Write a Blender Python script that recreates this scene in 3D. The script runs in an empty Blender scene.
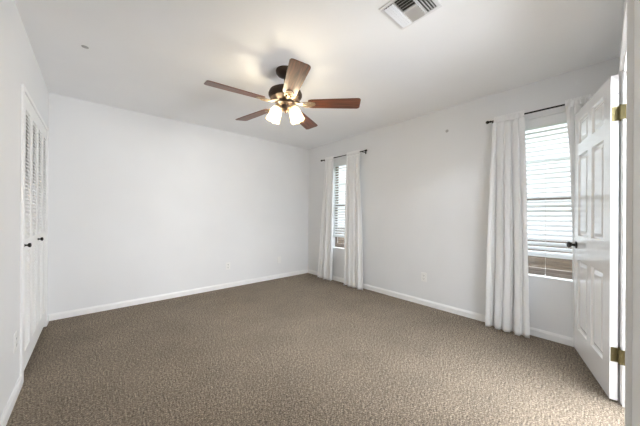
import bpy, bmesh, math, random
from mathutils import Vector, Matrix

random.seed(7)
S = bpy.context.scene
COL = S.collection
PI = math.pi

# ------------------------------------------------------------ camera, world, light, exposure
THETA = 0.7201            # the camera looks this far to the right of the room's long axis
cam_data = bpy.data.cameras.new('camera')
cam_data.sensor_width = 36.0
cam_data.lens = 257.963 / 640 * 36
cam_data.shift_y = 1.349 / 640
cam_data.clip_start = 0.01
cam = bpy.data.objects.new('camera', cam_data)
COL.objects.link(cam)
cam.matrix_world = (Matrix.Translation((0, 0, 1.154)) @ Matrix.Rotation(-THETA, 4, 'Z')
                    @ Matrix.Rotation(PI / 2, 4, 'X') @ Matrix.Rotation(0.005, 4, 'Z'))
S.camera = cam

S.view_settings.view_transform = 'Standard'
S.view_settings.look = 'None'
S.view_settings.gamma = 1.0
S.view_settings.use_curve_mapping = False
S.view_settings.exposure = 0.71
S.cycles.diffuse_bounces = 14
S.cycles.max_bounces = 20
S.cycles.transparent_max_bounces = 16

world = bpy.data.worlds.new('overcast_sky')
S.world = world
world.use_nodes = True
wn = world.node_tree
# overcast sky: soft at the horizon, much brighter overhead
_tc = wn.nodes.new('ShaderNodeTexCoord')
_sp = wn.nodes.new('ShaderNodeSeparateXYZ')
_mr = wn.nodes.new('ShaderNodeMapRange')
_mr.inputs['From Min'].default_value, _mr.inputs['From Max'].default_value = 0.30, 0.75
_mr.inputs['To Min'].default_value, _mr.inputs['To Max'].default_value = 1.08, 7.0
wn.links.new(_tc.outputs['Generated'], _sp.inputs[0])
wn.links.new(_sp.outputs['Z'], _mr.inputs['Value'])
wn.links.new(_mr.outputs['Result'], wn.nodes['Background'].inputs['Strength'])
wn.nodes['Background'].inputs['Color'].default_value = (0.86, 0.94, 1.0, 1)

LAMP_W = 52.0      # each bulb of the ceiling fan
HALL_FILL_W = 60.0  # added fill light in the hall, shining in through the doorway
ADDED_LAMP_W = 60.0     # made-up lamp on the hall ceiling, adds fill


def area_light(name, loc, rot, sx, sy, watts, color, portal=False, spread=0):
    d = bpy.data.lights.new(name, 'AREA')
    d.shape = 'RECTANGLE'
    d.size, d.size_y = sx, sy
    d.energy = watts
    d.color = color
    if spread:
        d.spread = math.radians(spread)
    if portal:
        d.cycles.is_portal = True
    o = bpy.data.objects.new(name, d)
    COL.objects.link(o)
    o.location = loc
    o.rotation_euler = rot
    return o


# ------------------------------------------------------------ room measures (metres)
H = 2.44
XL, XR, YB = -0.366, 3.187, 3.985        # left wall, right wall, back wall faces
WT = 0.15
NEAR0, NEARS = -0.0728, 0.0148           # near wall face: y = NEAR0 + NEARS * x
WIN = {1: (0.09, 0.70), 2: (2.70, 3.31)}  # openings along the right wall
WZ0, WZ1 = 0.575, 2.09
CL0, CL1, CLZ = 2.650, 3.800, 1.985      # closet opening
DX0, DX1, DZ = 1.665, 2.42, 2.035        # bedroom doorway in the near wall

area_light('hall_fill_light', (DX1 + 0.12, -1.15, 1.20), (math.radians(82), 0, math.radians(24)), 1.3, 1.8, HALL_FILL_W, (0.94, 0.97, 1.0), spread=125)  # invented area light that brightens the room from behind the doorway


# ------------------------------------------------------------ materials
def new_mat(name):
    m = bpy.data.materials.new(name)
    m.use_nodes = True
    nt = m.node_tree
    return m, nt, nt.nodes['Principled BSDF']


def paint(name, col, rough=0.5, bump=0.0, scale=200.0, metal=0.0, spec=0.5, vary=0.0, coat=0.0):
    m, nt, b = new_mat(name)
    b.inputs['Base Color'].default_value = (*col, 1)
    b.inputs['Roughness'].default_value = rough
    b.inputs['Metallic'].default_value = metal
    b.inputs['Specular IOR Level'].default_value = spec
    b.inputs['Coat Weight'].default_value = coat
    tc = nt.nodes.new('ShaderNodeTexCoord')
    if bump:
        n = nt.nodes.new('ShaderNodeTexNoise')
        n.inputs['Scale'].default_value = scale
        n.inputs['Detail'].default_value = 3
        nt.links.new(tc.outputs['Object'], n.inputs['Vector'])
        bp = nt.nodes.new('ShaderNodeBump')
        bp.inputs['Strength'].default_value = bump
        bp.inputs['Distance'].default_value = 0.002
        nt.links.new(n.outputs['Fac'], bp.inputs['Height'])
        nt.links.new(bp.outputs['Normal'], b.inputs['Normal'])
    if vary:
        n2 = nt.nodes.new('ShaderNodeTexNoise')
        n2.inputs['Scale'].default_value = 2.3
        n2.inputs['Detail'].default_value = 2
        nt.links.new(tc.outputs['Object'], n2.inputs['Vector'])
        r = nt.nodes.new('ShaderNodeValToRGB')
        r.color_ramp.elements[0].position = 0.3
        r.color_ramp.elements[1].position = 0.7
        r.color_ramp.elements[0].color = (*[c * (1 - vary) for c in col], 1)
        r.color_ramp.elements[1].color = (*[min(1, c * (1 + vary)) for c in col], 1)
        nt.links.new(n2.outputs['Fac'], r.inputs['Fac'])
        nt.links.new(r.outputs['Color'], b.inputs['Base Color'])
    return m


M_WALL = paint('white_wall_paint', (0.80, 0.808, 0.82), 0.6, 0.15, 260, vary=0.012)
M_CEIL = paint('white_ceiling_paint', (0.90, 0.905, 0.915), 0.85, 0.25, 120, vary=0.012)
M_TRIM = paint('white_semigloss_trim', (0.90, 0.90, 0.90), 0.3, 0.05, 60)
M_DOOR = paint('white_gloss_door_paint', (0.89, 0.89, 0.895), 0.2, 0.04, 40, coat=0.5)
M_LOUVER = paint('white_louver_paint', (0.86, 0.86, 0.855), 0.4)
M_DARKIN = paint('closet_painted_shade', (0.42, 0.42, 0.41), 0.8)  # grey darkens the closet inside, standing in for its shade
M_BLACK = paint('black_rod_metal', (0.012, 0.011, 0.011), 0.35, metal=0.4)
M_KNOB = paint('dark_bronze_knob', (0.03, 0.027, 0.026), 0.3, metal=0.7)
M_PLASTIC = paint('white_plate_plastic', (0.86, 0.86, 0.85), 0.35)
M_SLOT = paint('dark_slot', (0.05, 0.05, 0.05), 0.6)
M_VENT = paint('white_vent_enamel', (0.80, 0.80, 0.81), 0.4)
M_DUCT = paint('dark_duct_metal', (0.06, 0.06, 0.055), 0.6)
M_BRASS = paint('aged_brass', (0.15, 0.125, 0.06), 0.45, 0.3, 90, metal=0.9, vary=0.25)
M_IRON = paint('antique_brass_fan_arm', (0.48, 0.38, 0.27), 0.35, 0.2, 60, metal=0.8)
M_BRONZE = paint('fan_housing_bronze', (0.06, 0.04, 0.027), 0.5, 0.2, 80, metal=0.6, vary=0.2)
M_MARK = paint('grey_scuff', (0.45, 0.445, 0.44), 0.8)
M_GRASS = paint('lawn_ground', (0.22, 0.26, 0.14), 0.9, 0.8, 60, vary=0.2)
M_ALU = paint('bronze_window_frame', (0.27, 0.22, 0.185), 0.45)
M_SASH = paint('white_vinyl_sash', (0.82, 0.83, 0.84), 0.35)


def mat_carpet():
    m, nt, b = new_mat('taupe_cut_pile_carpet')
    tc = nt.nodes.new('ShaderNodeTexCoord')
    def noise(sc, det, rough=0.6):
        n = nt.nodes.new('ShaderNodeTexNoise')
        n.inputs['Scale'].default_value = sc
        n.inputs['Detail'].default_value = det
        n.inputs['Roughness'].default_value = rough
        nt.links.new(tc.outputs['Object'], n.inputs['Vector'])
        return n
    fine, mid, big = noise(115, 5, 0.85), noise(58, 5, 0.8), noise(2.6, 3)
    r = nt.nodes.new('ShaderNodeValToRGB')
    e = r.color_ramp.elements
    e[0].position, e[0].color = 0.41, (0.070, 0.050, 0.034, 1)
    e[1].position, e[1].color = 0.59, (0.45, 0.368, 0.282, 1)
    k = e.new(0.5)
    k.color = (0.208, 0.166, 0.121, 1)
    nt.links.new(fine.outputs['Fac'], r.inputs['Fac'])
    def overlay(src, lo, hi, prev):
        mr = nt.nodes.new('ShaderNodeMapRange')
        mr.inputs['From Min'].default_value, mr.inputs['From Max'].default_value = 0.3, 0.7
        mr.inputs['To Min'].default_value, mr.inputs['To Max'].default_value = lo, hi
        nt.links.new(src.outputs['Fac'], mr.inputs['Value'])
        mx = nt.nodes.new('ShaderNodeVectorMath')
        mx.operation = 'SCALE'
        nt.links.new(prev, mx.inputs[0])
        nt.links.new(mr.outputs['Result'], mx.inputs['Scale'])
        return mx.outputs['Vector']
    c = overlay(mid, 0.35, 1.65, r.outputs['Color'])
    c = overlay(big, 0.90, 1.10, c)
    nt.links.new(c, b.inputs['Base Color'])
    b.inputs['Roughness'].default_value = 0.95
    b.inputs['Specular IOR Level'].default_value = 0.1
    b.inputs['Sheen Weight'].default_value = 0.08
    add = nt.nodes.new('ShaderNodeMath')
    add.operation = 'ADD'
    nt.links.new(fine.outputs['Fac'], add.inputs[0])
    nt.links.new(mid.outputs['Fac'], add.inputs[1])
    bp = nt.nodes.new('ShaderNodeBump')
    bp.inputs['Strength'].default_value = 0.7
    bp.inputs['Distance'].default_value = 0.012
    nt.links.new(add.outputs[0], bp.inputs['Height'])
    nt.links.new(bp.outputs['Normal'], b.inputs['Normal'])
    return m


def mat_wood(name, dark, light, rough, scale=(2.2, 34, 34), bands=True):
    m, nt, b = new_mat(name)
    tc = nt.nodes.new('ShaderNodeTexCoord')
    mp = nt.nodes.new('ShaderNodeMapping')
    mp.inputs['Scale'].default_value = scale
    n = nt.nodes.new('ShaderNodeTexNoise')
    n.inputs['Scale'].default_value = 2.0
    n.inputs['Detail'].default_value = 5
    n.inputs['Distortion'].default_value = 0.6
    r = nt.nodes.new('ShaderNodeValToRGB')
    r.color_ramp.elements[0].position, r.color_ramp.elements[0].color = 0.35, (*dark, 1)
    r.color_ramp.elements[1].position, r.color_ramp.elements[1].color = 0.68, (*light, 1)
    nt.links.new(tc.outputs['Object'], mp.inputs['Vector'])
    nt.links.new(mp.outputs['Vector'], n.inputs['Vector'])
    nt.links.new(n.outputs['Fac'], r.inputs['Fac'])
    nt.links.new(r.outputs['Color'], b.inputs['Base Color'])
    b.inputs['Roughness'].default_value = rough
    return m


def mat_translucent(name, col, trans, weave=0.0, thru=0.0, rough=0.8):
    """diffuse cloth / plastic that lets some light through"""
    m, nt, b = new_mat(name)
    b.inputs['Base Color'].default_value = (*col, 1)
    b.inputs['Roughness'].default_value = rough
    b.inputs['Specular IOR Level'].default_value = 0.2
    t = nt.nodes.new('ShaderNodeBsdfTranslucent')
    t.inputs['Color'].default_value = (*col, 1)
    mx = nt.nodes.new('ShaderNodeMixShader')
    mx.inputs[0].default_value = trans
    nt.links.new(b.outputs[0], mx.inputs[1])
    nt.links.new(t.outputs[0], mx.inputs[2])
    out = nt.nodes['Material Output']
    last = mx
    if thru:
        tr = nt.nodes.new('ShaderNodeBsdfTransparent')
        m2 = nt.nodes.new('ShaderNodeMixShader')
        m2.inputs[0].default_value = thru
        nt.links.new(mx.outputs[0], m2.inputs[1])
        nt.links.new(tr.outputs[0], m2.inputs[2])
        last = m2
    nt.links.new(last.outputs[0], out.inputs['Surface'])
    if weave:
        tc = nt.nodes.new('ShaderNodeTexCoord')
        n = nt.nodes.new('ShaderNodeTexNoise')
        n.inputs['Scale'].default_value = 14
        n.inputs['Detail'].default_value = 6
        bp = nt.nodes.new('ShaderNodeBump')
        bp.inputs['Strength'].default_value = weave
        bp.inputs['Distance'].default_value = 0.01
        nt.links.new(tc.outputs['Object'], n.inputs['Vector'])
        nt.links.new(n.outputs['Fac'], bp.inputs['Height'])
        nt.links.new(bp.outputs['Normal'], b.inputs['Normal'])
        nt.links.new(bp.outputs['Normal'], t.inputs['Normal'])
    return m


def mat_glass():
    m, nt, b = new_mat('clear_window_glass')
    tr = nt.nodes.new('ShaderNodeBsdfTransparent')
    gl = nt.nodes.new('ShaderNodeBsdfGlossy')
    gl.inputs['Roughness'].default_value = 0.02
    mx = nt.nodes.new('ShaderNodeMixShader')
    mx.inputs[0].default_value = 0.07
    nt.links.new(tr.outputs[0], mx.inputs[1])
    nt.links.new(gl.outputs[0], mx.inputs[2])
    nt.links.new(mx.outputs[0], nt.nodes['Material Output'].inputs['Surface'])
    return m


def mat_shade(name, col, emit, strength):
    """frosted lamp glass: lit from the bulb inside, partly see-through"""
    m, nt, b = new_mat(name)
    b.inputs['Base Color'].default_value = (*col, 1)
    b.inputs['Roughness'].default_value = 0.25
    b.inputs['Emission Color'].default_value = (*emit, 1)
    b.inputs['Emission Strength'].default_value = strength
    tr = nt.nodes.new('ShaderNodeBsdfTransparent')
    tr.inputs['Color'].default_value = (1, 0.90, 0.74, 1)
    mx = nt.nodes.new('ShaderNodeMixShader')
    mx.inputs[0].default_value = 0.5
    nt.links.new(b.outputs[0], mx.inputs[1])
    nt.links.new(tr.outputs[0], mx.inputs[2])
    nt.links.new(mx.outputs[0], nt.nodes['Material Output'].inputs['Surface'])
    return m


M_CARPET = mat_carpet()
M_BLADE = mat_wood('dark_walnut_fan_blade', (0.070, 0.024, 0.013), (0.24, 0.080, 0.038), 0.34)
M_FENCE = mat_wood('brown_fence_board', (0.07, 0.045, 0.03), (0.20, 0.14, 0.10), 0.8, (20, 1.5, 20))
M_CURTAIN = mat_translucent('off_white_curtain_cloth', (0.90, 0.905, 0.91), 0.06, weave=0.25)
M_SLAT = mat_translucent('white_blind_slat', (0.88, 0.89, 0.90), 0.45, rough=0.45)
M_CORD = paint('white_cord', (0.8, 0.8, 0.78), 0.7)
M_GLASS = mat_glass()
M_SHADE_A = mat_shade('cream_lamp_glass', (0.85, 0.75, 0.52), (1.0, 0.80, 0.48), 0.3)
M_BULB, _nt, _b = new_mat('lit_bulb')
_b.inputs['Emission Color'].default_value = (1, 0.88, 0.68, 1)
_b.inputs['Emission Strength'].default_value = 6


# ------------------------------------------------------------ mesh helpers
def box(bm, x0, x1, y0, y1, z0, z1, M=None):
    vs = []
    for z in (z0, z1):
        for x, y in ((x0, y0), (x1, y0), (x1, y1), (x0, y1)):
            p = Vector((x, y, z))
            vs.append(bm.verts.new(M @ p if M else p))
    for f in ((3, 2, 1, 0), (4, 5, 6, 7), (0, 1, 5, 4), (1, 2, 6, 5), (2, 3, 7, 6), (3, 0, 4, 7)):
        bm.faces.new([vs[i] for i in f])
    return vs


def cage(bm, pts, z0, z1, M=None):
    """vertical prism over a plan outline"""
    lo = [bm.verts.new((M @ Vector((x, y, z0))) if M else Vector((x, y, z0))) for x, y in pts]
    hi = [bm.verts.new((M @ Vector((x, y, z1))) if M else Vector((x, y, z1))) for x, y in pts]
    n = len(pts)
    bm.faces.new(list(reversed(lo)))
    bm.faces.new(hi)
    for i in range(n):
        bm.faces.new((lo[i], lo[(i + 1) % n], hi[(i + 1) % n], hi[i]))


def lathe(bm, prof, n=32, M=None, cap=True):
    """prof: (radius, z) list turned about z"""
    rings = []
    for r, z in prof:
        ring = []
        for i in range(n):
            a = 2 * PI * i / n
            p = Vector((r * math.cos(a), r * math.sin(a), z))
            ring.append(bm.verts.new(M @ p if M else p))
        rings.append(ring)
    for a, b in zip(rings, rings[1:]):
        for i in range(n):
            bm.faces.new((a[i], a[(i + 1) % n], b[(i + 1) % n], b[i]))
    if cap:
        bm.faces.new(list(reversed(rings[0])))
        bm.faces.new(rings[-1])


def tube(bm, pts, r, n=10, closed_ends=True):
    pts = [Vector(p) for p in pts]
    rr = r if isinstance(r, (list, tuple)) else [r] * len(pts)
    rings = []
    up = Vector((0, 0, 1))
    for i, p in enumerate(pts):
        d = (pts[min(i + 1, len(pts) - 1)] - pts[max(i - 1, 0)]).normalized()
        ref = up if abs(d.dot(up)) < 0.95 else Vector((1, 0, 0))
        a = d.cross(ref).normalized()
        b = a.cross(d).normalized()
        rings.append([bm.verts.new(p + rr[i] * (math.cos(2 * PI * k / n) * a + math.sin(2 * PI * k / n) * b)) for k in range(n)])
    for A, B in zip(rings, rings[1:]):
        for k in range(n):
            bm.faces.new((A[k], A[(k + 1) % n], B[(k + 1) % n], B[k]))
    if closed_ends:
        bm.faces.new(list(reversed(rings[0])))
        bm.faces.new(rings[-1])


def ball(bm, c, r, sx=1, sy=1, sz=1, seg=16):
    M = Matrix.Translation(c) @ Matrix.Diagonal((sx, sy, sz, 1))
    bmesh.ops.create_uvsphere(bm, u_segments=seg, v_segments=seg // 2 + 2, radius=r, matrix=M)


def obj(name, bm, mat, parent=None, smooth=False, bevel=0.0, solid=0.0):
    bmesh.ops.recalc_face_normals(bm, faces=bm.faces)
    me = bpy.data.meshes.new(name)
    bm.to_mesh(me)
    bm.free()
    if smooth:
        for p in me.polygons:
            p.use_smooth = True
    me.materials.append(mat)
    o = bpy.data.objects.new(name, me)
    COL.objects.link(o)
    if smooth:
        md = o.modifiers.new('edges', 'EDGE_SPLIT')
        md.split_angle = math.radians(38)
    if solid:
        md = o.modifiers.new('thick', 'SOLIDIFY')
        md.thickness = solid
        md.offset = 0
    if bevel:
        md = o.modifiers.new('bevel', 'BEVEL')
        md.width = bevel
        md.segments = 2
        md.limit_method = 'ANGLE'
    if parent is not None:
        o.parent = parent
    return o


def B():
    return bmesh.new()


def tag(o, label=None, cat=None, group=None, kind=None):
    for k, v in (('label', label), ('category', cat), ('group', group), ('kind', kind)):
        if v:
            o[k] = v
    return o


def thing(name, label, cat, loc=(0, 0, 0), rotz=0.0, group=None, kind=None):
    o = bpy.data.objects.new(name, None)
    o.empty_display_size = 0.1
    COL.objects.link(o)
    o.location = loc
    o.rotation_euler = (0, 0, rotz)
    bpy.context.view_layer.update()
    return tag(o, label, cat, group, kind)


def bxo(name, mat, parent, *boxes, bevel=0.0, M=None):
    bm = B()
    for b in boxes:
        box(bm, *b, M=M)
    return obj(name, bm, mat, parent, bevel=bevel)


def structure(name, mat, *boxes, label=None, bevel=0.0):
    return tag(bxo(name, mat, None, *boxes, bevel=bevel), label=label, kind='structure')


# ------------------------------------------------------------ room shell
YH = -1.75                        # far side of the hall behind the near wall
structure('floor', M_CARPET, (XL - 0.9, XR + 0.10, YH - 0.1, YB + 0.10, -0.06, 0.0), label='taupe cut pile carpet floor')
structure('ceiling', M_CEIL, (XL - 0.9, XR + 0.10, YH - 0.1, YB + 0.10, H, H + 0.08), label='white painted ceiling')
structure('wall_back', M_WALL, (XL - 0.9, XR + WT, YB, YB + WT, 0, H), label='plain white back wall')

# right wall with two window openings
wb = []
ys = [YH - 0.1, WIN[1][0], WIN[1][1], WIN[2][0], WIN[2][1], YB]
for i in range(5):
    if i in (1, 3):
        wb.append((XR, XR + WT, ys[i], ys[i + 1], 0, WZ0 - 0.02))
        wb.append((XR, XR + WT, ys[i], ys[i + 1], WZ1, H))
    else:
        wb.append((XR, XR + WT, ys[i], ys[i + 1], 0, H))
structure('wall_right', M_WALL, *wb, label='white right wall with two windows')

# left wall with the closet opening
structure('wall_left', M_WALL,
          (XL - 0.12, XL, YH - 0.1, CL0, 0, H), (XL - 0.12, XL, CL1, YB, 0, H),
          (XL - 0.12, XL, CL0, CL1, CLZ, H), label='white left wall around the louvered closet')
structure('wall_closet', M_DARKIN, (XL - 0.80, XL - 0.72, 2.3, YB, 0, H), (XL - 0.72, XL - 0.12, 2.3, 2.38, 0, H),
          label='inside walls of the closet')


# near wall, a hair off square, with the doorway
def ny(x):
    return NEAR0 + NEARS * x


bm = B()
T = 0.115
for x0, x1, z0, z1 in ((XL, DX0, 0, H), (DX1, XR, 0, H), (DX0, DX1, DZ, H)):
    cage(bm, [(x0, ny(x0) - T), (x1, ny(x1) - T), (x1, ny(x1)), (x0, ny(x0))], z0, z1)
tag(obj('wall_near', bm, M_WALL), label='white near wall holding the doorway', kind='structure')
structure('wall_hall', M_WALL, (XL, XR, YH - 0.1, YH, 0, H), (XL, XL + 0.05, YH, ny(0) - T - 0.01, 0, H),
          label='white wall of the hall')

# baseboards
BH, BT = 0.072, 0.013
CW, CT = 0.048, 0.012             # closet casing width and thickness


def baseboard(name, segs, label):
    bm = B()
    for (x0, y0), (x1, y1) in segs:
        a, b = Vector((x0, y0, 0)), Vector((x1, y1, 0))
        d = (b - a).normalized()
        n = Vector((-d.y, d.x, 0))
        prof = [(0, 0), (BT, 0), (BT, BH * 0.74), (BT * 0.62, BH * 0.90), (BT * 0.45, BH), (0, BH)]
        A = [bm.verts.new(a + n * t + Vector((0, 0, z))) for t, z in prof]
        C = [bm.verts.new(b + n * t + Vector((0, 0, z))) for t, z in prof]
        k = len(prof)
        bm.faces.new(A)
        bm.faces.new(list(reversed(C)))
        for i in range(k):
            bm.faces.new((A[i], A[(i + 1) % k], C[(i + 1) % k], C[i]))
    return tag(obj(name, bm, M_TRIM), label=label, kind='structure')


baseboard('baseboard_back', [((XR, YB), (XL, YB))], 'white baseboard along the back wall')
baseboard('baseboard_right', [((XR, ny(XR)), (XR, YB - BT))], 'white baseboard under the windows')
baseboard('baseboard_left', [((XL, CL0 - CW - 0.002), (XL, ny(XL))), ((XL, YB - BT), (XL, CL1 + CW + 0.002))], 'white baseboard beside the closet')
baseboard('baseboard_near', [((DX0 - 0.066, ny(DX0)), (XL + BT, ny(XL))), ((XR - BT, ny(XR)), (DX1 + 0.066, ny(DX1)))], 'white baseboard of the near wall')

# closet casing
structure('trim_1', M_TRIM,
          (XL, XL + CT, CL0 - CW, CL0, 0, CLZ + 0.032), (XL, XL + CT, CL1, CL1 + CW, 0, CLZ + 0.032),
          (XL, XL + CT, CL0, CL1, CLZ, CLZ + 0.032),
          (XL - 0.10, XL, CL0, CL0 + 0.004, 0, CLZ), (XL - 0.10, XL, CL1 - 0.004, CL1, 0, CLZ),
          bevel=0.003, label='white casing around the closet opening')
structure('trim_2', M_TRIM, (XL - 0.10, XL - 0.055, CL0 + 0.005, CL1 - 0.005, 0, 0.03), label='white threshold under the closet doors')
# doorway casing and jamb
bm = B()
ct = 0.0185


def slab(x0, x1, z0, z1, front, back=0.0):
    cage(bm, [(x0, ny(x0) + back), (x1, ny(x1) + back), (x1, ny(x1) + front), (x0, ny(x0) + front)], z0, z1)


def slope_slab(x0, x1, z0, z1, f0, f1):
    cage(bm, [(x0, ny(x0)), (x1, ny(x1)), (x1, ny(x1) + f1), (x0, ny(x0) + f0)], z0, z1)


slope_slab(DX0 - 0.065, DX0 - 0.004, 0, DZ + 0.065, ct, 0.008)
slope_slab(DX1 + 0.006, DX1 + 0.067, 0, DZ + 0.065, 0.008, ct)
slab(DX0 - 0.004, DX1 + 0.006, DZ + 0.006, DZ + 0.065, ct)
tag(obj('trim_3', bm, M_TRIM, bevel=0.002), label='white casing of the bedroom doorway', kind='structure')
bm = B()
for x0, x1, z0, z1 in ((DX0 - 0.003, DX0 + 0.012, 0, DZ), (DX1 - 0.012, DX1 + 0.003, 0, DZ), (DX0, DX1, DZ - 0.012, DZ + 0.003)):
    slab(x0, x1, z0, z1, 0.001, -T - 0.001)
for x0, x1, z0, z1 in ((DX0 + 0.012, DX0 + 0.024, 0, DZ - 0.012), (DX1 - 0.024, DX1 - 0.012, 0, DZ - 0.012)):
    slab(x0, x1, z0, z1, -0.04, -0.075)
tag(obj('trim_4', bm, M_TRIM), label='white jamb and stop of the bedroom doorway', kind='structure')


# ------------------------------------------------------------ windows
def window(n):
    y0, y1 = WIN[n]
    w = thing('window_%d' % n, 'white double hung window in the right wall', None, (XR, (y0 + y1) / 2, WZ0), kind='structure')
    hw = (y1 - y0) / 2
    h = WZ1 - WZ0
    xa, xb = 0.085, 0.135        # frame depth
    bxo('window_frame', M_ALU, w, (xa, xb, -hw, -hw + 0.012, 0, h), (xa, xb, hw - 0.012, hw, 0, h),
        (xa, xb, -hw + 0.012, hw - 0.012, 0, 0.03), (xa, xb, -hw + 0.012, hw - 0.012, h - 0.03, h), bevel=0.002)
    mid = 0.745
    for z0, z1, x in ((0.03, mid + 0.02, xa + 0.004), (mid - 0.02, h - 0.03, xa + 0.026)):
        a, b = -hw + 0.012, hw - 0.012
        s = bxo('sash', M_ALU, w, (x, x + 0.02, a, a + 0.024, z0, z1), (x, x + 0.02, b - 0.024, b, z0, z1),
                (x, x + 0.02, a + 0.024, b - 0.024, z0, z0 + 0.036), (x, x + 0.02, a + 0.024, b - 0.024, z1 - 0.036, z1),
                bevel=0.002)
        zm = (z0 + z1) / 2
        bxo('muntin', M_SASH, s, (x + 0.004, x + 0.016, a + 0.024, b - 0.024, zm - 0.009, zm + 0.009))
        bxo('glass_pane', M_GLASS, s, (x + 0.009, x + 0.011, a + 0.02, b - 0.02, z0 + 0.02, z1 - 0.02))
    bxo('window_sill', M_WALL, w, (-0.010, xa, -hw - 0.0, hw + 0.0, -0.019, 0.0), bevel=0.003)
    # light portal that guides daylight through the opening
    area_light('daylight_portal', (XR + WT + 0.01, (y0 + y1) / 2, (WZ0 + WZ1) / 2), (0, PI / 2, 0), WZ1 - WZ0, y1 - y0,
               1.0, (1, 1, 1), portal=True)
    return w


window(1)
window(2)


# ------------------------------------------------------------ closet doors (two folding pairs)
def louver_pair(n, ya, knob_leaf_y, label):
    d = thing('door_%d' % n, label, None, (XL + 0.008, ya, 0), kind='structure')
    lw = (CL1 - CL0 - 0.012) / 4
    th = 0.026
    z0, z1 = 0.06, CLZ - 0.005
    for k in range(2):
        a = k * lw + 0.0015
        b = (k + 1) * lw - 0.0015
        st = 0.045
        leaf = bxo('leaf', M_LOUVER, d, (-th, 0, a, a + st, z0, z1), (-th, 0, b - st, b, z0, z1),
                   (-th, 0, a + st, b - st, z0, z0 + 0.13), (-th, 0, a + st, b - st, 0.885, 0.975),
                   (-th, 0, a + st, b - st, z1 - 0.10, z1), bevel=0.0015)
        for lo, hi in ((z0 + 0.13, 0.885), (0.975, z1 - 0.10)):
            bm = B()
            cnt = int((hi - lo) / 0.0262)
            pitch = (hi - lo) / cnt
            for i in range(cnt):
                zc = lo + (i + 0.5) * pitch
                M = Matrix.Translation((-th / 2, 0, zc)) @ Matrix.Rotation(math.radians(50), 4, 'Y')
                box(bm, -0.0135, 0.0135, a + st - 0.004, b - st + 0.004, -0.0028, 0.0028, M=M)
            obj('louver_slats', bm, M_LOUVER, leaf)
        if k == 0:
            bm = B()
            M = Matrix.Translation((0, knob_leaf_y - ya, 0.93)) @ Matrix.Rotation(PI / 2, 4, 'Y')
            lathe(bm, [(0.010, 0), (0.010, 0.003), (0.006, 0.005), (0.006, 0.014), (0.013, 0.018), (0.0155, 0.024), (0.0145, 0.030), (0.008, 0.033)], 20, M)
            tag(obj('knob', bm, M_KNOB, leaf, smooth=True), 'small dark bronze knob')
    return d


louver_pair(2, CL0 + 0.006, 2.679, 'near pair of white louvered bifold closet doors')
louver_pair(3, CL0 + 0.006 + (CL1 - CL0 - 0.012) / 2, 3.247, 'far pair of white louvered bifold closet doors, next to the back wall')


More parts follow.
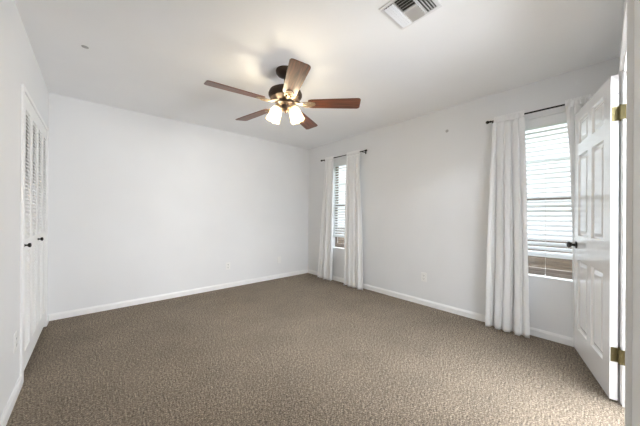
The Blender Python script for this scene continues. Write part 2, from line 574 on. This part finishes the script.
# ------------------------------------------------------------ bedroom door (open, hinged on the near wall)
def six_panel_door():
    W, Tt, z0, z1 = 0.755, 0.035, 0.015, 2.025
    ang = math.radians(16.3)
    d = thing('door_1', 'open white six panel door beside the right window', None, (2.43, -0.018, 0), ang, kind='structure')
    bm = B()
    c0, c1, c2, c3 = 0.112, 0.338, 0.425, 0.650
    rows = [(0.205, 0.785), (0.985, 1.655), (1.750, 1.945)]
    xs = [0, c0, c1, c2, c3, W]
    # frame of stiles and rails
    box(bm, 0, c0, 0, Tt, z0, z1)
    box(bm, c1, c2, 0, Tt, z0, z1)
    box(bm, c3, W, 0, Tt, z0, z1)
    zz = [z0] + [v for r in rows for v in r] + [z1]
    for a, b in ((c0, c1), (c2, c3)):
        for i in range(0, 8, 2):
            box(bm, a, b, 0, Tt, zz[i], zz[i + 1])
    leaf = obj('door_leaf', bm, M_DOOR, d)
    for a, b in ((c0, c1), (c2, c3)):
        for lo, hi in rows:
            bm = B()
            # stepped raised panel, both faces: sloped moulding down, flat, raised field
            for sgn, face in ((1, Tt), (-1, 0.0)):
                steps = [(0.0, 0.0), (0.008, 0.014), (0.020, 0.015), (0.046, 0.004)]
                loops = []
                for ins, dep in steps:
                    y = face - sgn * dep
                    loops.append([bm.verts.new(p) for p in ((a + ins, y, lo + ins), (b - ins, y, lo + ins), (b - ins, y, hi - ins), (a + ins, y, hi - ins))])
                for L0, L1 in zip(loops, loops[1:]):
                    for i in range(4):
                        bm.faces.new((L0[i], L0[(i + 1) % 4], L1[(i + 1) % 4], L1[i]))
                bm.faces.new(loops[-1])
                if sgn == 1:
                    first = loops[0]
                else:
                    for i in range(4):
                        bm.faces.new((first[i], first[(i + 1) % 4], loops[0][(i + 1) % 4], loops[0][i]))
            obj('door_panel', bm, M_DOOR, leaf)
    # knobs
    for sgn in (1, -1):
        bm = B()
        y = Tt if sgn == 1 else 0
        M = Matrix.Translation((W - 0.062, y, 0.905)) @ Matrix.Rotation(-sgn * PI / 2, 4, 'X')
        lathe(bm, [(0.030, 0), (0.031, 0.004), (0.026, 0.008), (0.011, 0.010), (0.010, 0.028), (0.020, 0.034), (0.026, 0.044), (0.025, 0.054), (0.015, 0.060)], 28, M)
        tag(obj('door_knob', bm, M_KNOB, leaf, smooth=True), 'round dark bronze knob')
    bxo('latch_plate', M_KNOB, leaf, (W - 0.0005, W + 0.0015, 0.006, 0.029, 0.876, 0.933))
    # hinges: one leaf on the door edge, one on the jamb, knuckle barrel between
    for z in (0.296, 1.785):
        h = bpy.data.objects.new('hinge', None)
        COL.objects.link(h)
        h.parent = d
        h.location = (0, 0, z)
        tag(h, 'aged brass hinge')
        bm = B()
        box(bm, -0.0022, 0.0002, -0.002, 0.031, -0.044, 0.044)
        for sy, sz in ((0.010, 0.03), (0.022, 0.0), (0.010, -0.03)):
            lathe(bm, [(0.0045, 0), (0.0045, 0.001), (0.002, 0.0018)], 10, Matrix.Translation((-0.0022, sy, sz)) @ Matrix.Rotation(-PI / 2, 4, 'Y'))
        obj('hinge_leaf', bm, M_BRASS, h)
        bm = B()
        Mj = Matrix.Rotation(-ang, 4, 'Z')
        box(bm, -0.0245, -0.0221, -0.055, -0.004, -0.044, 0.044, M=Mj)
        box(bm, -0.0245, 0.0, -0.006, -0.003, -0.044, 0.044, M=Mj)
        obj('hinge_leaf', bm, M_BRASS, h)
        bm = B()
        for i in range(5):
            lathe(bm, [(0.0055, -0.044 + i * 0.0176 + 0.0008), (0.0062, -0.044 + i * 0.0176 + 0.002), (0.0062, -0.044 + (i + 1) * 0.0176 - 0.002), (0.0055, -0.044 + (i + 1) * 0.0176 - 0.0008)], 14, Matrix.Translation((-0.005, -0.004, 0)))
        lathe(bm, [(0.0045, -0.049), (0.0045, 0.047), (0.007, 0.049), (0.004, 0.053)], 14, Matrix.Translation((-0.005, -0.004, 0)))
        obj('hinge_barrel', bm, M_BRASS, h, smooth=True)
    bm = B()
    lathe(bm, [(0.003, 0), (0.003, 0.001)], 10, Matrix.Translation((-0.0002, 0.004, 1.91)) @ Matrix.Rotation(-PI / 2, 4, 'Y'))
    obj('screw_hole', bm, M_SLOT, d)
    return d


six_panel_door()

# ------------------------------------------------------------ window blinds
def blind(n, label):
    y0, y1 = WIN[n]
    yc, hw = (y0 + y1) / 2, (y1 - y0) / 2 - 0.006
    t = thing('window_blind', label, 'blind', (XR + 0.042, yc, WZ0), group='blinds in the two windows')
    top = WZ1 - WZ0 - 0.002
    bxo('headrail', M_SASH, t, (-0.026, 0.024, -hw, hw, top - 0.045, top), (-0.034, -0.028, -hw, hw, top - 0.088, top), bevel=0.002)
    botz = 0.185
    bxo('bottom_rail', M_SLAT, t, (-0.025, 0.025, -hw, hw, botz, botz + 0.022), bevel=0.003)
    z = top - 0.085
    pitch = 0.0435
    cnt = int((z - botz - 0.03) / pitch)
    pitch = (z - botz - 0.035) / cnt
    for i in range(cnt + 1):
        zc = z - i * pitch
        bm = B()
        M = Matrix.Translation((0, 0, zc)) @ Matrix.Rotation(math.radians(-SLAT_TILT), 4, 'Y')
        # gently crowned slat
        k = 5
        for y in (0,):
            top_r, bot_r = [], []
            for j in range(k):
                u = -0.025 + 0.05 * j / (k - 1)
                c = 0.0028 * (1 - (u / 0.025) ** 2)
                top_r.append((u, c + 0.0013))
                bot_r.append((u, c - 0.0013))
            ring = top_r + list(reversed(bot_r))
            A = [bm.verts.new(M @ Vector((u, -hw, w))) for u, w in ring]
            C = [bm.verts.new(M @ Vector((u, hw, w))) for u, w in ring]
            q = len(ring)
            bm.faces.new(A)
            bm.faces.new(list(reversed(C)))
            for j in range(q):
                bm.faces.new((A[j], A[(j + 1) % q], C[(j + 1) % q], C[j]))
        obj('slat', bm, M_SLAT, t)
    for y in (-hw + 0.10, hw - 0.10):
        bm = B()
        tube(bm, [(-0.027, y, botz + 0.02), (-0.027, y, top - 0.045)], 0.0009, 6)
        tube(bm, [(0.027, y, botz + 0.02), (0.027, y, top - 0.045)], 0.0009, 6)
        obj('ladder_cord', bm, M_CORD, t)
    bm = B()
    yy = 0.03 if n == 1 else 0.0
    tube(bm, [(-0.032, yy, top - 0.066), (-0.033, yy, 0.5), (-0.032, yy, 0.03)], 0.0012, 6)
    lathe(bm, [(0.002, 0.03), (0.005, 0.022), (0.006, 0.008), (0.003, 0.004)], 10, Matrix.Translation((-0.032, yy, 0)))
    obj('pull_cord', bm, M_CORD, t)
    return t


SLAT_TILT = 32
blind(1, 'white slatted blind in the right window beside the open door')
blind(2, 'white slatted blind in the far window near the room corner')


# ------------------------------------------------------------ curtain rods and curtains
ROD_OFF, ROD_Z, ROD_R = 0.082, 2.128, 0.0075


def curtain_rod(y0, y1, brackets, label, finials=(True, True)):
    t = thing('curtain_rod', label, 'curtain rod', (XR - ROD_OFF, (y0 + y1) / 2, ROD_Z), group='curtain rods over the windows')
    hl = (y1 - y0) / 2
    bm = B()
    tube(bm, [(0, -hl, 0), (0, hl, 0)], ROD_R, 14)
    obj('pole', bm, M_BLACK, t, smooth=True)
    for s, on in ((-1, finials[0]), (1, finials[1])):
        if not on:
            continue
        bm = B()
        M = Matrix.Translation((0, s * hl, 0)) @ Matrix.Rotation(-s * PI / 2, 4, 'X')
        lathe(bm, [(0.0095, -0.002), (0.0115, 0.003), (0.0095, 0.010), (0.007, 0.013), (0.013, 0.019), (0.0165, 0.028), (0.0150, 0.038), (0.008, 0.045)], 20, M)
        obj('finial', bm, M_BLACK, t, smooth=True)
    yc = (y0 + y1) / 2
    for y in brackets:
        bm = B()
        box(bm, ROD_OFF - 0.004, ROD_OFF, y - yc - 0.010, y - yc + 0.010, -0.030, 0.022)
        tube(bm, [(ROD_OFF - 0.003, y - yc, -0.012), (0.02, y - yc, -0.012), (0.0, y - yc, -0.0125)], 0.005, 8)
        tube(bm, [(-0.012, y - yc, 0.002), (-0.010, y - yc, -0.008), (0, y - yc, -0.0125), (0.012, y - yc, -0.006)], 0.004, 8)
        obj('bracket', bm, M_BLACK, t)
    return t


curtain_rod(2.515, 3.475, (2.555, 3.44), 'black curtain rod over the far window near the room corner')
curtain_rod(0.045, 0.850, (0.837, 0.062), 'black curtain rod over the right window beside the door', finials=(True, True))


def lerp(a, b, t):
    return a + (b - a) * t


def curve(keys, h):
    """piecewise smooth value over height, keys [(h, value)] rising"""
    if h <= keys[0][0]:
        return keys[0][1]
    for (a, va), (b, vb) in zip(keys, keys[1:]):
        if h <= b:
            t = (h - a) / (b - a)
            return va + (vb - va) * t
    return keys[-1][1]


def curtain(label, near, far, off, folds, amp, seed, hem=0.006):
    """near / far: y of the two side edges over height; off: distance from the wall; folds: list of fold centres"""
    rnd = random.Random(seed)
    yc = (curve(near, 1) + curve(far, 1)) / 2
    t = thing('curtain', label, 'curtain', (XR - ROD_OFF, yc, 0), group='off white curtains at the windows')
    bm = B()
    nu, nh = 150, 56
    ph = [rnd.uniform(0, 6.28) for _ in range(6)]
    top = ROD_Z + 0.028
    rows = []
    for j in range(nh + 1):
        q = j / nh
        h = hem + (ROD_Z - 0.022 - hem) * q
        y0, y1 = curve(near, h), curve(far, h)
        o = curve(off, h)
        a = curve(amp, h)
        row = []
        for i in range(nu + 1):
            s = i / nu
            w = s + 0.012 * math.sin(3 * h + ph[0]) * math.sin(PI * s)
            f = 2 * abs(math.cos(PI * folds * w + ph[1] + 0.15 * math.sin(2.1 * h))) ** 0.6 - 1
            f2 = math.sin(2 * PI * folds * 0.53 * w + ph[2] + 0.3 * h)
            f3 = math.sin(2 * PI * folds * 2.3 * w + ph[3])
            topness = max(0, (q - 0.72) / 0.28)
            dep = a * (0.62 * f + 0.30 * f2 + 0.16 * topness * f3)
            sway = 0.34 * (y1 - y0) / folds * math.sin(2 * (2 * PI * folds * w + ph[1])) * 0.28
            x = ROD_OFF - o - dep
            row.append(bm.verts.new((x, lerp(y0, y1, s) + sway - yc, h)))
        rows.append(row)
    for A, C in zip(rows, rows[1:]):
        for i in range(nu):
            bm.faces.new((A[i], A[i + 1], C[i + 1], C[i]))
    obj('drape', bm, M_CURTAIN, t, smooth=True, solid=0.0022)
    # rod pocket with a small ruffle above it
    bm = B()
    rings = []
    y0, y1 = near[-1][1], far[-1][1]
    prof = [(-0.55, -0.030), (-0.95, -0.014), (-1.0, 0.0), (-0.9, 0.012), (-0.30, 0.021), (-0.35, 0.036),
            (0.35, 0.036), (0.30, 0.021), (0.9, 0.012), (1.0, 0.0), (0.95, -0.014), (0.55, -0.030)]
    nn = 90
    for i in range(nn + 1):
        s = i / nn
        g = 1 + 0.22 * math.sin(2 * PI * folds * 2.2 * s + ph[4]) + 0.10 * math.sin(2 * PI * folds * 4.1 * s + ph[5])
        zz = 0.0025 * math.sin(2 * PI * folds * 3.1 * s + ph[2])
        rings.append([bm.verts.new((0.0135 * px * g, lerp(y0, y1, s) - yc, ROD_Z + pz + (zz if pz > 0.02 else 0))) for px, pz in prof])
    k = len(prof)
    for A, C in zip(rings, rings[1:]):
        for i in range(k):
            bm.faces.new((A[i], A[(i + 1) % k], C[(i + 1) % k], C[i]))
    obj('rod_pocket', bm, M_CURTAIN, t, smooth=True)
    return t


AMP = [(0, 0.052), (0.8, 0.046), (1.7, 0.034), (2.02, 0.018), (2.11, 0.012)]
curtain('off white curtain nearest the room corner, left of the far window',
        [(0, 3.215), (1.0, 3.20), (1.6, 3.19), (2.1, 3.180)], [(0, 3.56), (0.6, 3.50), (1.6, 3.425), (2.1, 3.40)],
        [(0, 0.085), (2.1, ROD_OFF)], 3.6, AMP, 3)
curtain('off white curtain on the near side of the far window',
        [(0, 2.50), (0.9, 2.535), (1.6, 2.58), (2.1, 2.60)], [(0, 2.895), (1.0, 2.89), (2.1, 2.878)],
        [(0, 0.10), (2.1, ROD_OFF)], 3.9, AMP, 11)
curtain('off white curtain left of the right window, opposite the open door',
        [(0, 0.52), (0.9, 0.54), (1.6, 0.553), (2.1, 0.570)], [(0, 0.868), (0.8, 0.86), (1.6, 0.835), (2.1, 0.822)],
        [(0, 0.100), (2.1, ROD_OFF)], 4.2, AMP, 23)
curtain('off white curtain squeezed behind the open door',
        [(0, 0.17), (1.7, 0.14), (2.1, 0.10)], [(0, 0.235), (1.0, 0.243), (1.7, 0.262), (2.02, 0.284), (2.1, 0.286)],
        [(0, 0.014), (1.9, 0.014), (2.06, 0.05), (2.1, ROD_OFF)], 3.2, [(0, 0.007), (1.9, 0.008), (2.06, 0.014), (2.1, 0.013)], 31)


# ------------------------------------------------------------ wall plates
def outlet(label, loc, rotz, name='power_outlet'):
    """local +y points out of the wall"""
    t = thing(name, label, 'outlet', loc, rotz, group='power outlets low on the walls')
    bxo('cover_plate', M_PLASTIC, t, (-0.035, 0.035, 0, 0.005, -0.057, 0.057), bevel=0.002)
    for z in (-0.020, 0.020):
        bm = B()
        pts = []
        for i in range(20):
            a = 2 * PI * i / 20
            pts.append((0.0175 * math.cos(a), max(-0.0145, min(0.0145, 0.0175 * math.sin(a)))))
        A = [bm.verts.new((x, 0.005, z + y)) for x, y in pts]
        C = [bm.verts.new((x, 0.0075, z + y)) for x, y in pts]
        bm.faces.new(A)
        bm.faces.new(C)
        for i in range(20):
            bm.faces.new((A[i], A[(i + 1) % 20], C[(i + 1) % 20], C[i]))
        s = obj('socket', bm, M_PLASTIC, t)
        bxo('slots', M_SLOT, s, (-0.0085, -0.0055, 0.0072, 0.0079, z - 0.003, z + 0.008), (0.0055, 0.0085, 0.0072, 0.0079, z - 0.003, z + 0.008),
            (-0.0025, 0.0025, 0.0072, 0.0079, z - 0.0105, z - 0.006))
    return t


outlet('white power outlet low on the back wall, left of the blank plate', (1.584, YB, 0.338), PI)
outlet('white power outlet low on the right wall between the windows', (XR, 1.605, 0.357), PI / 2)
outlet('white power outlet low on the left wall in front of the closet', (XL, 2.455, 0.350), -PI / 2)
t = thing('wall_plate', 'blank white wall plate low on the back wall near the corner', 'wall plate', (2.520, YB, 0.330), PI)
bxo('cover_plate', M_PLASTIC, t, (-0.035, 0.035, 0, 0.005, -0.057, 0.057), bevel=0.002)
for sz in (0.03, -0.03):
    bm = B()
    lathe(bm, [(0.0035, 0.0045), (0.003, 0.0062)], 12, Matrix.Rotation(-PI / 2, 4, 'X') @ Matrix.Translation((0, sz, 0)))
    obj('screw', bm, M_PLASTIC, t)

# small round marks on ceiling and right wall
bm = B()
lathe(bm, [(0.022, 0.0), (0.018, -0.002), (0.008, -0.003)], 20, Matrix.Translation((0, 0, 0)))
o = obj('filler_patch', bm, M_MARK, smooth=True)
o.location = (-0.055, 2.704, H)
tag(o, 'small grey round patch on the ceiling above the closet', 'patch')
bm = B()
lathe(bm, [(0.018, 0.0), (0.014, 0.002), (0.007, 0.003)], 20, Matrix.Rotation(-PI / 2, 4, 'Y'))
o = obj('filler_patch', bm, paint('pale_grey_scuff', (0.5, 0.5, 0.49), 0.8), smooth=True)
o.location = (XR, 1.327, 2.163)
tag(o, 'small grey round patch high on the right wall', 'patch')


# ------------------------------------------------------------ ceiling vent
def vent():
    x0, x1, y0, y1 = 1.335, 1.605, 0.70, 0.975
    cx, cy = (x0 + x1) / 2, (y0 + y1) / 2
    t = thing('ceiling_vent', 'white square ceiling air vent with three louver banks', 'vent', (cx, cy, H))
    a, b = (x1 - x0) / 2, (y1 - y0) / 2
    f = 0.022
    bxo('frame', M_VENT, t, (-a, -a + f, -b, b, -0.006, 0), (a - f, a, -b, b, -0.006, 0), (-a + f, a - f, -b, -b + f, -0.006, 0),
        (-a + f, a - f, b - f, b, -0.006, 0), (-a + f, a - f, b - f - 0.072, b - f - 0.066, -0.010, 0), (-a + f, a - f, -b + f + 0.066, -b + f + 0.072, -0.010, 0),
        (-0.003, 0.003, -b + f + 0.072, b - f - 0.072, -0.010, 0), bevel=0.0015)
    bxo('duct', M_DUCT, t, (-a + f, a - f, -b + f, b - f, -0.0012, -0.0002))

    def bank(name, n, along, lo, hi, e0, e1, tilt):
        bm = B()
        for i in range(n):
            c = lo + (i + 0.5) * (hi - lo) / n
            wv = (hi - lo) / n * 0.40
            if along == 'x':
                M = Matrix.Translation((0, c, -0.010)) @ Matrix.Rotation(math.radians(tilt), 4, 'X')
                box(bm, e0, e1, -wv, wv, -0.0008, 0.0008, M=M)
            else:
                M = Matrix.Translation((c, 0, -0.010)) @ Matrix.Rotation(math.radians(tilt), 4, 'Y')
                box(bm, -wv, wv, e0, e1, -0.0008, 0.0008, M=M)
        obj(name, bm, M_VENT, t)
    bank('louver_bank', 4, 'x', b - f - 0.066, b - f, -a + f, a - f, -35)
    bank('louver_bank', 4, 'x', -b + f, -b + f + 0.066, -a + f, a - f, 35)
    yy = b - f - 0.072
    bank('louver_bank', 5, 'y', -a + f, -0.003, -yy, yy, -45)
    bank('louver_bank', 5, 'y', 0.003, a - f, -yy, yy, 45)
    return t


vent()


# ------------------------------------------------------------ ceiling fan
def ceiling_fan():
    cx, cy = 1.286, 1.944
    BZ = 2.14
    t = thing('ceiling_fan', 'five blade ceiling fan with dark wood blades and two lit glass shades', 'ceiling fan', (cx, cy, 0))
    bm = B()
    lathe(bm, [(0.082, H), (0.086, H - 0.010), (0.084, H - 0.026), (0.070, H - 0.044), (0.040, H - 0.060), (0.022, H - 0.066)], 40)
    obj('canopy', bm, M_BRONZE, t, smooth=True)
    bm = B()
    lathe(bm, [(0.013, H - 0.064), (0.013, 2.262)], 20)
    obj('downrod', bm, M_BRONZE, t, smooth=True)
    bm = B()
    lathe(bm, [(0.028, 2.290), (0.035, 2.280), (0.060, 2.272), (0.118, 2.262), (0.138, 2.250), (0.145, 2.236), (0.145, 2.204), (0.137, 2.194),
               (0.132, 2.182), (0.098, 2.166), (0.080, 2.158), (0.078, 2.148), (0.050, 2.146)], 48)
    m = obj('motor_housing', bm, M_BRONZE, t, smooth=True)
    bm = B()
    lathe(bm, [(0.1465, 2.232), (0.1485, 2.228), (0.1485, 2.212), (0.1465, 2.208)], 48, cap=False)
    obj('trim_band', bm, M_BRONZE, m, smooth=True)
    bm = B()
    lathe(bm, [(0.074, 2.146), (0.076, 2.136), (0.060, 2.128), (0.052, 2.120), (0.055, 2.104), (0.050, 2.088), (0.030, 2.078), (0.014, 2.074), (0.009, 2.062), (0.004, 2.056)], 36)
    kit = obj('light_kit', bm, M_BRONZE, t, smooth=True)
    # blades
    prof_r = [0.205, 0.212, 0.235, 0.30, 0.45, 0.60, 0.645, 0.660, 0.667]
    prof_w = [0.040, 0.052, 0.058, 0.061, 0.067, 0.072, 0.073, 0.066, 0.052]
    for i, deg in enumerate((173.1, 101.1, 29.1, 317.1, 245.1)):
        M = Matrix.Rotation(math.radians(deg), 4, 'Z')
        P = Matrix.Rotation(math.radians(-12), 4, 'X')      # pitch, trailing edge up
        bm = B()
        up, dn = [], []
        outline = [(r, w) for r, w in zip(prof_r, prof_w)] + [(r, -w) for r, w in reversed(list(zip(prof_r, prof_w)))]
        for r, w in outline:
            for lst, z in ((up, 0.003), (dn, -0.003)):
                lst.append(bm.verts.new(Vector((r, w, z))))
        n = len(outline)
        bm.faces.new(up)
        bm.faces.new(list(reversed(dn)))
        for k in range(n):
            bm.faces.new((up[k], up[(k + 1) % n], dn[(k + 1) % n], dn[k]))
        b = obj('fan_blade', bm, M_BLADE, t, bevel=0.0015)
        b.matrix_local = Matrix.Translation((0, 0, BZ)) @ M @ P
        # blade iron: an arm that drops from the motor and opens into a plate with loops
        bm = B()
        arm = [(0.085, 0, 0.020), (0.115, 0, 0.008), (0.145, 0, -0.006), (0.175, 0, -0.010), (0.20, 0, -0.009)]
        tube(bm, arm, [0.011, 0.010, 0.009, 0.009, 0.010], 10)
        for s in (1, -1):
            lp = []
            for k in range(13):
                a = PI * k / 12
                lp.append((0.15 + 0.075 * (1 - math.cos(a)) / 2 * 1.1, s * (0.006 + 0.026 * math.sin(a)), -0.0085))
            tube(bm, lp, 0.0052, 8)
        plate = [(0.195, 0.030), (0.225, 0.036), (0.262, 0.020), (0.272, 0.0), (0.262, -0.020), (0.225, -0.036), (0.195, -0.030), (0.188, 0.0)]
        cage(bm, plate, -0.0075, -0.0035)
        for px, py in ((0.22, 0.02), (0.22, -0.02), (0.255, 0.0)):
            lathe(bm, [(0.005, -0.0105), (0.006, -0.0075)], 10, Matrix.Translation((px, py, 0)))
        a = obj('blade_iron', bm, M_IRON, t, smooth=True)
        a.matrix_local = Matrix.Translation((0, 0, BZ)) @ M @ P
    # two lamps: arm, socket and scalloped tulip shade each
    for k, (side, tilt) in enumerate(((-1, 20), (1, 20))):
        dirx, diry = side * math.cos(THETA), -side * math.sin(THETA)
        d = Vector((dirx, diry, 0))
        bm = B()
        p0 = Vector((0, 0, 2.112)) + d * 0.045
        p3 = Vector((0, 0, 2.118)) + d * 0.064
        tube(bm, [p0, (p0 + p3) / 2 + Vector((0, 0, 0.006)), p3], 0.009, 10)
        axis = (d * math.sin(math.radians(tilt)) + Vector((0, 0, -math.cos(math.radians(tilt))))).normalized()
        base = Vector((0, 0, 2.128)) + d * 0.062
        q = Vector((0, 0, 1)).rotation_difference(axis).to_matrix().to_4x4()
        M = Matrix.Translation(base) @ q
        lathe(bm, [(0.018, -0.006), (0.026, 0.0), (0.027, 0.022), (0.022, 0.028)], 20, M)
        obj('lamp_socket', bm, M_IRON, kit, smooth=True)
        bm = B()
        prof = [(0.024, 0.016), (0.033, 0.026), (0.044, 0.045), (0.051, 0.070), (0.053, 0.095), (0.056, 0.115), (0.060, 0.132), (0.065, 0.148)]
        nn = 48
        rings = []
        for j, (r, z) in enumerate(prof):
            fl = max(0, (z - 0.06) / 0.09)
            ring = []
            for i in range(nn):
                a = 2 * PI * i / nn
                rr = r * (1 + 0.022 * math.cos(8 * a) * min(1, z / 0.06))
                zz = z + fl * 0.004 * math.cos(8 * a)
                ring.append(bm.verts.new(M @ Vector((rr * math.cos(a), rr * math.sin(a), zz))))
            rings.append(ring)
        for A, C in zip(rings, rings[1:]):
            for i in range(nn):
                bm.faces.new((A[i], A[(i + 1) % nn], C[(i + 1) % nn], C[i]))
        obj('lamp_shade', bm, M_SHADE_A, kit, smooth=True, solid=0.0028)
        bm = B()
        lathe(bm, [(0.010, 0.022), (0.012, 0.034), (0.022, 0.055), (0.026, 0.072), (0.020, 0.090), (0.008, 0.098)], 20, M)
        obj('bulb', bm, M_BULB, kit, smooth=True)
        ld = bpy.data.lights.new('fan_bulb_light', 'POINT')
        ld.energy = LAMP_W
        ld.color = (0.885, 0.945, 1.0)
        ld.shadow_soft_size = 0.035
        lo = bpy.data.objects.new('fan_bulb_light', ld)
        COL.objects.link(lo)
        lo.parent = t
        lo.location = base + axis * 0.06
    return t


ceiling_fan()

# ------------------------------------------------------------ added hall lamp for extra light, unseen behind the camera
t = thing('added_hall_lamp', 'added round white flush ceiling light, unseen in the hall', 'ceiling light', (1.7, -0.95, H))
bm = B()
lathe(bm, [(0.15, 0.0), (0.155, -0.02), (0.145, -0.03)], 32)
obj('base', bm, M_VENT, t, smooth=True)
bm = B()
lathe(bm, [(0.140, -0.028), (0.13, -0.055), (0.09, -0.08), (0.03, -0.092)], 32)
M_DOME, _nt, _b = new_mat('lit_dome_glass')
_b.inputs['Emission Color'].default_value = (1, 0.95, 0.88, 1)
_b.inputs['Emission Strength'].default_value = 4
obj('dome', bm, M_DOME, t, smooth=True)
ld = bpy.data.lights.new('added_hall_lamp_fill', 'POINT')
ld.energy = ADDED_LAMP_W
ld.color = (0.885, 0.945, 1.0)
ld.shadow_soft_size = 0.1
lo = bpy.data.objects.new('added_hall_lamp_fill', ld)
COL.objects.link(lo)
lo.location = (1.7, -0.95, H - 0.22)

# ------------------------------------------------------------ outside: lawn and a low board fence
tag(bxo('lawn', M_GRASS, None, (XR + WT + 0.01, XR + 14, -8, 12, -0.25, -0.15)), 'green lawn outside behind the windows', 'lawn', kind='structure')
f = thing('board_fence', 'brown horizontal board fence outside, below the raised blinds', 'fence', (XR + 0.95, 2.0, -0.15))
for i in range(12):
    z = 0.10 + i * 0.076
    bxo('board', M_FENCE, f, (-0.012, 0.012, -3.6, 3.6, z, z + 0.074), bevel=0.004)
for y in (-3.2, -1.6, 0.0, 1.6, 3.2):
    bxo('post', M_FENCE, f, (0.012, 0.09, y - 0.04, y + 0.04, 0, 1.02))
